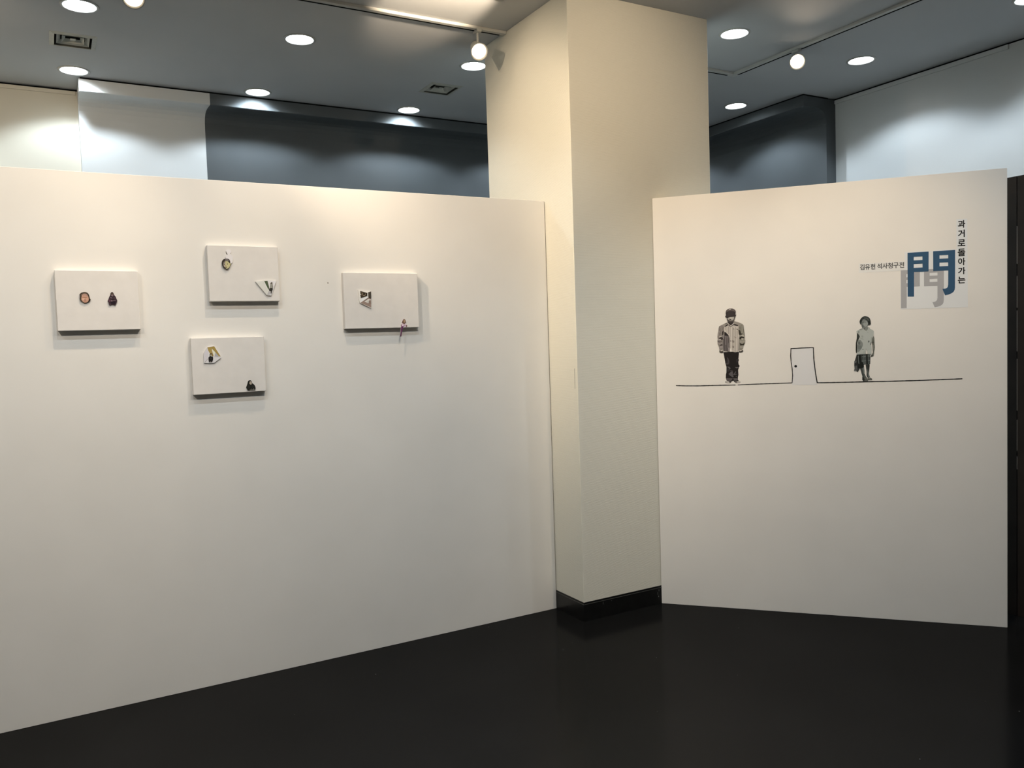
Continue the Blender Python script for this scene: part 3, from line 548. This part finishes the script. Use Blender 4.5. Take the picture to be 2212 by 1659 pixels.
piece('cap', t, P, [(482,300),(486,240),(510,190),(560,147),(630,122),(740,121),(820,150),(866,195),(886,240),(882,300),(865,375),(855,430),(800,440),(700,456),(620,468),(560,492),(520,500),(500,420),(500,385),(486,350)], (78,69,65), E0 + .00276, .0001,
    over=[([(500,300),(530,255),(600,232),(700,225),(800,235),(850,270),(862,340),(855,420),(800,438),(700,455),(620,466),(560,490),(522,498),(502,420)], (42,36,34)), ([(540,270),(640,245),(760,245),(820,280),(820,400),(700,430),(600,440),(540,440)], (54,47,45)), ([(608,150),(690,134),(702,156),(645,184),(612,182)], (160,152,142)), ([(530,215),(600,170),(610,200),(540,245)], (96,86,80)), ([(740,150),(830,190),(850,240),(760,215)], (88,79,74))])

LG = 1555.4
t, an = wall_thing('photo_print', 1.142, 1.312, 'black and white photo print of a standing child in plaid skirt holding a bag', 'wall print')
P = Pic('girl', an)
for nm, b_, c_, o_ in (('leg', [(440,890),(540,880),(600,820),(612,760),(640,1000),(642,1130),(700,1240),(765,1350),(620,1385),(545,1250),(500,1100),(460,960)], (60,63,58), [([(545,890),(610,830),(640,1080),(610,1150),(575,1010)], (100,103,96)), ([(620,1180),(680,1230),(720,1300),(640,1290)], (92,93,85))]),
                       ('leg', [(690,720),(862,690),(872,760),(852,1000),(842,1150),(882,1270),(790,1322),(730,1220),(732,1050),(707,850)], (46,48,44), [([(770,900),(810,1020),(830,1080),(872,1255),(800,1265),(770,1150)], (92,95,88)), ([(830,700),(865,700),(850,900),(825,850)], (22,24,21)), ([(740,1100),(790,1100),(800,1260),(745,1220)], (58,60,55))]),
                       ('shoe', [(543,1250),(620,1290),(760,1338),(812,1430),(780,1462),(680,1490),(590,1470),(538,1400)], (76,76,68), [([(543,1260),(600,1290),(645,1400),(592,1467),(540,1400)], (30,31,27)), ([(640,1320),(740,1340),(770,1390),(680,1370)], (98,97,87)), ([(650,1400),(790,1420),(770,1455),(690,1475)], (90,89,79))]),
                       ('shoe', [(768,1330),(880,1290),(970,1340),(987,1380),(970,1416),(820,1422)], (88,87,78), [([(800,1340),(870,1310),(940,1345),(850,1370)], (108,106,96)), ([(780,1340),(820,1400),(815,1420),(790,1390)], (48,48,42)), ([(900,1330),(970,1345),(975,1365),(920,1355)], (64,63,56))])):
    piece(nm, t, P, D(b_, LG), c_, E0 + (.00024 if nm == 'shoe' else 0), .0001, over=[(D(q, LG), c) for q, c in o_])
piece('skirt', t, P, D([(280,270),(480,250),(700,240),(780,245),(905,265),(897,690),(862,700),(720,712),(600,722),(605,820),(545,882),(430,892),(400,700),(340,480)], LG), (62,66,62), E0 + .00054, .0001,
    over=[(D(q, LG), c) for q, c in [([(280,280),(480,280),(512,540),(560,620),(612,730),(602,820),(540,880),(430,890),(400,700),(340,500)], (23,25,22)), ([(500,345),(700,330),(700,382),(590,396)], (98,102,96)), ([(510,400),(700,395),(700,420),(515,425)], (48,52,49)), ([(510,540),(722,530),(722,562),(512,582)], (96,100,94)), ([(590,300),(612,300),(614,700),(596,705)], (84,88,82)), ([(650,270),(672,270),(676,530),(655,530)], (80,84,79)), ([(600,590),(710,580),(715,700),(620,710)], (74,77,72)), ([(470,290),(560,275),(590,340),(510,350)], (44,47,44)),
          ([(705,245),(777,245),(792,692),(720,695)], (26,28,25)), ([(785,300),(893,322),(893,352),(785,352)], (98,102,96)), ([(790,508),(885,504),(885,548),(790,552)], (96,100,94)), ([(815,280),(835,280),(838,690),(820,690)], (86,90,85)), ([(860,360),(893,360),(890,500),(862,500)], (42,45,42))]])
piece('bag', t, P, D([(280,290),(350,480),(402,700),(432,885),(370,1000),(342,1046),(310,1046),(290,1022),(165,1006),(190,900),(175,740),(180,580),(210,520)], LG), (50,50,47), E0 + .00120, .0001,
    over=[(D(q, LG), c) for q, c in [([(200,572),(280,550),(250,640),(200,652)], (88,89,83)), ([(190,800),(300,760),(312,950),(190,962)], (76,76,73)), ([(165,962),(290,992),(290,1024),(168,1012)], (112,112,105)), ([(300,330),(350,480),(400,700),(430,880),(340,900),(310,700)], (26,28,25)), ([(338,322),(376,310),(382,470),(402,640),(412,682),(370,672),(350,480)], (94,98,92)), ([(210,660),(300,650),(300,740),(200,750)], (36,36,34))]])
piece('arm', t, P, [(290,800),(330,880),(400,950),(422,1020),(380,1130),(332,1250),(312,1400),(302,1660)] + D([(290,212),(260,190),(245,60)], LG) + [(246,1560),(252,1300),(290,1100),(296,920)], (40,42,37), E0 + .00150, .0001, over=[([(300,900),(350,930),(400,980),(370,1080),(310,1060)], (54,56,50)), ([(262,1300),(300,1300),(295,1640),(262,1620)], (26,27,23))])
piece('arm', t, P, [(1040,980),(1076,1100),(1087,1350),(1101,1480),(1087,1660)] + D([(1080,40),(1062,230),(1037,330),(930,370),(918,340),(960,300),(1010,160)], LG) + [(1000,1560),(990,1400),(950,1260),(980,1120)], (90,90,80), E0 + .00150, .0001,
    over=[([(960,1250),(1060,1240),(1075,1300),(1000,1330)], (74,74,65)), ([(1020,1400),(1050,1380),(1070,1560),(1040,1640)], (112,111,100)), (D([(925,335),(970,250),(1002,320),(935,370)], LG), (42,43,37)), ([(1010,1020),(1045,1010),(1065,1140),(1020,1160)], (100,100,90))])
piece('blouse', t, P, [(530,640),(420,690),(280,770),(275,810),(332,880),(382,920),(424,980),(432,1090),(362,1160),(302,1320),(302,1660)] + D([(300,232),(420,252),(560,246),(700,236),(704,130),(712,20),(730,15),(745,40),(772,240),(952,262),(955,5)], LG) + [(952,1560),(930,1300),(962,1260),(982,1100),(1042,990),(1052,780),(1000,720),(890,680),(870,620),(780,578),(802,640),(780,700),(720,762),(640,722),(580,660)], (156,158,148), E0 + .00180, .0001,
    over=[([(362,1170),(470,1180),(560,1300),(570,1420),(500,1560),(400,1700),(306,1720),(302,1400)], (116,118,110)), ([(360,1230),(450,1260),(450,1370),(380,1380),(350,1320)], (90,93,87)), ([(330,1400),(500,1420),(520,1530),(460,1600),(330,1560)], (102,105,98)), ([(480,980),(560,960),(600,1050),(520,1060)], (140,142,132)), ([(440,1060),(560,1090),(620,1170),(480,1130)], (144,146,136)), ([(420,690),(540,650),(590,680),(470,740),(400,730)], (134,136,127)), ([(350,770),(400,760),(410,840),(360,900)], (124,126,117)), ([(790,1272),(830,1180),(862,1222),(842,1282)], (72,74,68)), ([(898,1385),(910,1280),(942,1280),(930,1392)], (78,80,73)), ([(540,1582),(580,1570),(592,1602),(560,1612)], (94,96,89)), ([(700,780),(760,800),(830,860),(780,850)], (140,142,133)), ([(930,1050),(990,1050),(970,1150),(920,1280)], (140,142,132)), ([(600,1660),(690,1640),(690,1780),(560,1790)], (148,150,140)), ([(780,1640),(930,1620),(940,1800),(790,1790)], (160,162,152))])
piece('face', t, P, [(500,430),(520,330),(560,255),(640,240),(720,280),(770,340),(806,430),(792,500),(762,580),(800,622),(790,690),(740,742),(680,722),(640,692),(600,657),(545,632),(518,560)], (108,111,104), E0 + .00240, .0001,
    over=[([(600,657),(680,612),(762,582),(800,622),(790,690),(740,742),(680,722),(640,692)], (114,116,107)), ([(640,350),(740,330),(792,420),(772,510),(700,582),(620,562),(590,470)], (134,136,128)), ([(500,470),(570,500),(585,600),(590,650),(545,630),(518,560)], (82,85,79)), ([(535,392),(590,378),(600,392),(580,412),(545,416)], (66,69,64)), ([(635,382),(690,372),(700,384),(680,398),(645,402)], (84,87,81)), ([(590,420),(620,420),(625,480),(595,490)], (146,148,140)), ([(570,540),(635,530),(622,562),(580,568)], (76,79,73)), ([(600,510),(650,505),(645,522),(605,526)], (140,142,133)), ([(600,640),(690,610),(640,680)], (70,72,66)), ([(600,260),(690,265),(740,320),(640,330),(560,330)], (112,115,108))])
piece('hair', t, P, [(420,370),(420,320),(450,250),(500,180),(570,125),(650,104),(760,120),(830,160),(880,220),(910,320),(922,450),(902,480),(832,512),(790,482),(802,420),(762,320),(700,272),(640,240),(560,252),(522,330),(502,430),(500,490),(450,452),(430,400)], (44,47,43), E0 + .00276, .0001,
    over=[([(600,165),(740,170),(830,230),(850,330),(790,290),(710,230),(620,215)], (74,77,71)), ([(800,330),(880,340),(890,440),(840,480),(815,420)], (30,33,29)), ([(440,300),(500,240),(500,330),(460,400)], (28,30,26))])

t, an = wall_thing('line_drawing', .86, 1.30, 'black line drawing of a ground line with a small door between the two photo prints', 'wall drawing')
P = Pic('mm', an); INK = (26,25,24)
def stroke(name, pts, w_, parent, col=INK, off=.0012):
    """ribbon of width w_ mm along the points, slightly uneven like a charcoal line"""
    L_, R_ = [], []
    fine = []
    for (x0, y0), (x1, y1) in zip(pts, pts[1:]):
        n = max(1, int(math.hypot(x1 - x0, y1 - y0) / 9))
        fine += [(x0 + (x1 - x0) * i / n, y0 + (y1 - y0) * i / n) for i in range(n)]
    fine.append(pts[-1])
    for i, (x, y) in enumerate(fine):
        a = fine[max(0, i - 1)]; b = fine[min(len(fine) - 1, i + 1)]; dx, dy = b[0] - a[0], b[1] - a[1]; l = math.hypot(dx, dy) or 1
        h = w_ / 2 * random.uniform(.82, 1.12); nx, ny = -dy / l, dx / l
        L_.append((x + nx * h, y + ny * h)); R_.append((x - nx * h, y - ny * h))
    bm = bmesh.new()
    vs = [[bm.verts.new(P.p(q, o_)) for q in side] for o_ in (off, off - .0006) for side in (L_, R_)]
    for i in range(len(fine) - 1):
        bm.faces.new((vs[0][i], vs[0][i+1], vs[1][i+1], vs[1][i])); bm.faces.new((vs[0][i], vs[0][i+1], vs[2][i+1], vs[2][i])); bm.faces.new((vs[1][i], vs[1][i+1], vs[3][i+1], vs[3][i]))
    return done(bm, name, ink(col), parent)
dr = piece('door_panel', t, P, [(759.2,1499.9),(870.8,1501.8),(889.8,1296.7),(759.2,1298.5)], (198,194,187), .0002, .0003)
stroke('ground_line', [(116.6,1304.1),(175.1,1301.5),(239.7,1300.6),(341.9,1302.3),(453.2,1302.9)], 5, t)
stroke('ground_line', [(465.7,1303.1),(534.0,1305.2),(595.6,1306.9),(676.9,1308.6),(759.3,1310.0)], 4.2, t)
stroke('ground_line', [(891.9,1309.2),(934.9,1308.6),(978.5,1309.1),(1138.6,1310.8),(1258.6,1311.5),(1439.3,1314.9),(1608.9,1319.5)], 5, t)
stroke('door_outline', [(759.3,1308.3),(763.1,1351.3),(760.5,1395.7),(756.2,1427.5),(754.3,1461.3),(756.0,1502.1)], 4.6, t)
stroke('door_outline', [(754.0,1502.1),(811.7,1503.9),(873.6,1504.2)], 4.6, t)
stroke('door_outline', [(873.6,1506.0),(875.9,1437.3),(881.1,1382.7),(886.4,1340.8),(891.9,1307.5)], 5.4, t)
piece('door_knob', t, P, [(779.8 + 7.2 * math.cos(i * math.pi / 10), 1402.9 + 6.8 * math.sin(i * math.pi / 10)) for i in range(20)], INK, .0006, .0006)

# ---- title lettering
t, an = wall_thing('title_lettering', 1.47, 1.695, 'printed exhibition title with a large blue gate character and black column of letters', 'lettering')
P = Pic('mm', an)
piece('paper_sheet', t, P, [(1337.4,1999.7),(1583.6,1998.3),(1583.3,2155.0),(1634.0,2154.4),(1635.6,1693.7),(1315.3,1696.9),(1316.8,1906.2),(1336.7,1906.1)], (200,198,191), .0002, .0004)
piece('paper_sheet', t, P, [(1110.2,1952.9),(1335.8,1952.2),(1335.4,1902.4),(1109.7,1902.7)], (200,196,186), .0002, .0004)
GREY = (150,147,143); BLUE = (46,73,94)
g = empty('grey_character'); g.parent = t
bpy.data.objects.remove(g)
gl_ = piece('grey_character', t, P, [(1317.4,1903.8),(1409.8,1903.5),(1409.3,1815.0),(1345.8,1814.9),(1345.0,1702.1),(1317.2,1701.9)], GREY, .0008, .0003, holes=[[(1344.7,1882.5),(1381.9,1882.4),(1381.8,1865.7),(1344.5,1865.8)], [(1344.4,1851.5),(1381.7,1851.5),(1381.6,1834.5),(1344.3,1834.1)]])
piece('grey_character', t, P, [(1429.8,1903.0),(1523.5,1901.6),(1523.1,1739.2),(1521.5,1724.1),(1516.6,1714.5),(1507.4,1707.5),(1495.2,1703.3),(1479.6,1700.6),(1468.8,1728.9),(1480.1,1729.7),(1486.8,1732.8),(1491.4,1740.0),(1493.0,1750.8),(1493.3,1812.3),(1429.3,1813.9)], GREY, .0008, .0003, holes=[[(1456.4,1882.9),(1493.6,1883.1),(1493.6,1867.3),(1456.3,1867.7)], [(1456.2,1850.8),(1493.5,1851.1),(1493.4,1834.2),(1456.1,1834.5)]])
piece('blue_character', t, P, [(1350.7,1995.4),(1451.8,1995.3),(1451.2,1891.0),(1381.6,1891.6),(1380.8,1761.9),(1350.1,1763.4)], BLUE, .0012, .0004, holes=[[(1380.6,1972.5),(1422.5,1972.2),(1422.4,1953.2),(1380.5,1953.5)], [(1380.4,1934.1),(1422.6,1933.9),(1422.5,1913.6),(1380.2,1913.8)]])
piece('blue_character', t, P, [(1473.5,1995.5),(1577.0,1995.8),(1575.6,1798.9),(1573.8,1787.2),(1568.9,1778.1),(1559.3,1770.5),(1545.6,1765.1),(1529.0,1761.2),(1516.4,1795.6),(1529.1,1796.3),(1536.7,1798.6),(1541.6,1804.0),(1543.7,1815.7),(1544.6,1890.6),(1473.6,1891.0)], BLUE, .0012, .0004, holes=[[(1503.5,1972.7),(1544.4,1972.1),(1544.3,1954.0),(1503.4,1954.6)], [(1503.3,1934.1),(1544.2,1933.9),(1544.1,1914.1),(1503.2,1914.6)]])
def glyph(ch, x0, x1, z0, z1, col, bold, off=.0010):
    """one syllable, fitted into the given box (millimetres on the wall); bold = extra stroke radius in mm"""
    cu = bpy.data.curves.new('letter', 'FONT'); cu.body = ch; cu.size = 1.0; cu.resolution_u = 3
    o = bpy.data.objects.new('letter', cu); C.objects.link(o)
    dg = bpy.context.evaluated_depsgraph_get(); src = bpy.data.meshes.new_from_object(o.evaluated_get(dg))
    C.objects.unlink(o); bpy.data.objects.remove(o)
    co = [(v.co.x, v.co.y) for v in src.vertices]; fs = [list(p_.vertices) for p_ in src.polygons]; bpy.data.meshes.remove(src)
    ax, bx = min(c[0] for c in co), max(c[0] for c in co); ay, by = min(c[1] for c in co), max(c[1] for c in co)
    V, F = [], []
    for k in range(9):
        dx, dz = (0, 0) if k == 8 else (bold * math.cos(k * math.pi / 4), bold * math.sin(k * math.pi / 4))
        n = len(V)
        V += [P.p((x0 + bold + (x - ax) / (bx - ax) * (x1 - x0 - 2 * bold) + dx, z0 + bold + (y - ay) / (by - ay) * (z1 - z0 - 2 * bold) + dz), off + k * .000004) for x, y in co]
        F += [[n + i for i in f] for f in fs]
    me = bpy.data.meshes.new('letter'); me.from_pydata(V, [], F)
    return link('letter', me, ink(col), t)
for ch, z1, z0, xa, xb in zip('과거로돌아가는', (2147.8, 2098.5, 2048.5, 2000.5, 1953.0, 1903.8, 1855.5), (2108.0, 2059.0, 2013.5, 1961.0, 1913.5, 1866.5, 1819.8), (1590.5, 1591, 1589.5, 1589, 1590.5, 1590.5, 1589), (1625, 1622.5, 1625, 1625, 1625, 1625, 1625)):
    glyph(ch, xa, xb, z0, z1, (20,19,18), 1.15)
XS = [(120,320),(345,560),(585,790),(870,1075),(1100,1325),(1330,1552),(1572,1800),(1830,2035)]
for ch, (a, b) in zip('김유현석사청구전', XS):
    k = (1334.0 - 1116.6) / (2035 - 120)
    glyph(ch, 1116.6 + (a - 120) * k, 1116.6 + (b - 120) * k, 1917.5, 1948.0, (76,75,71), .75)
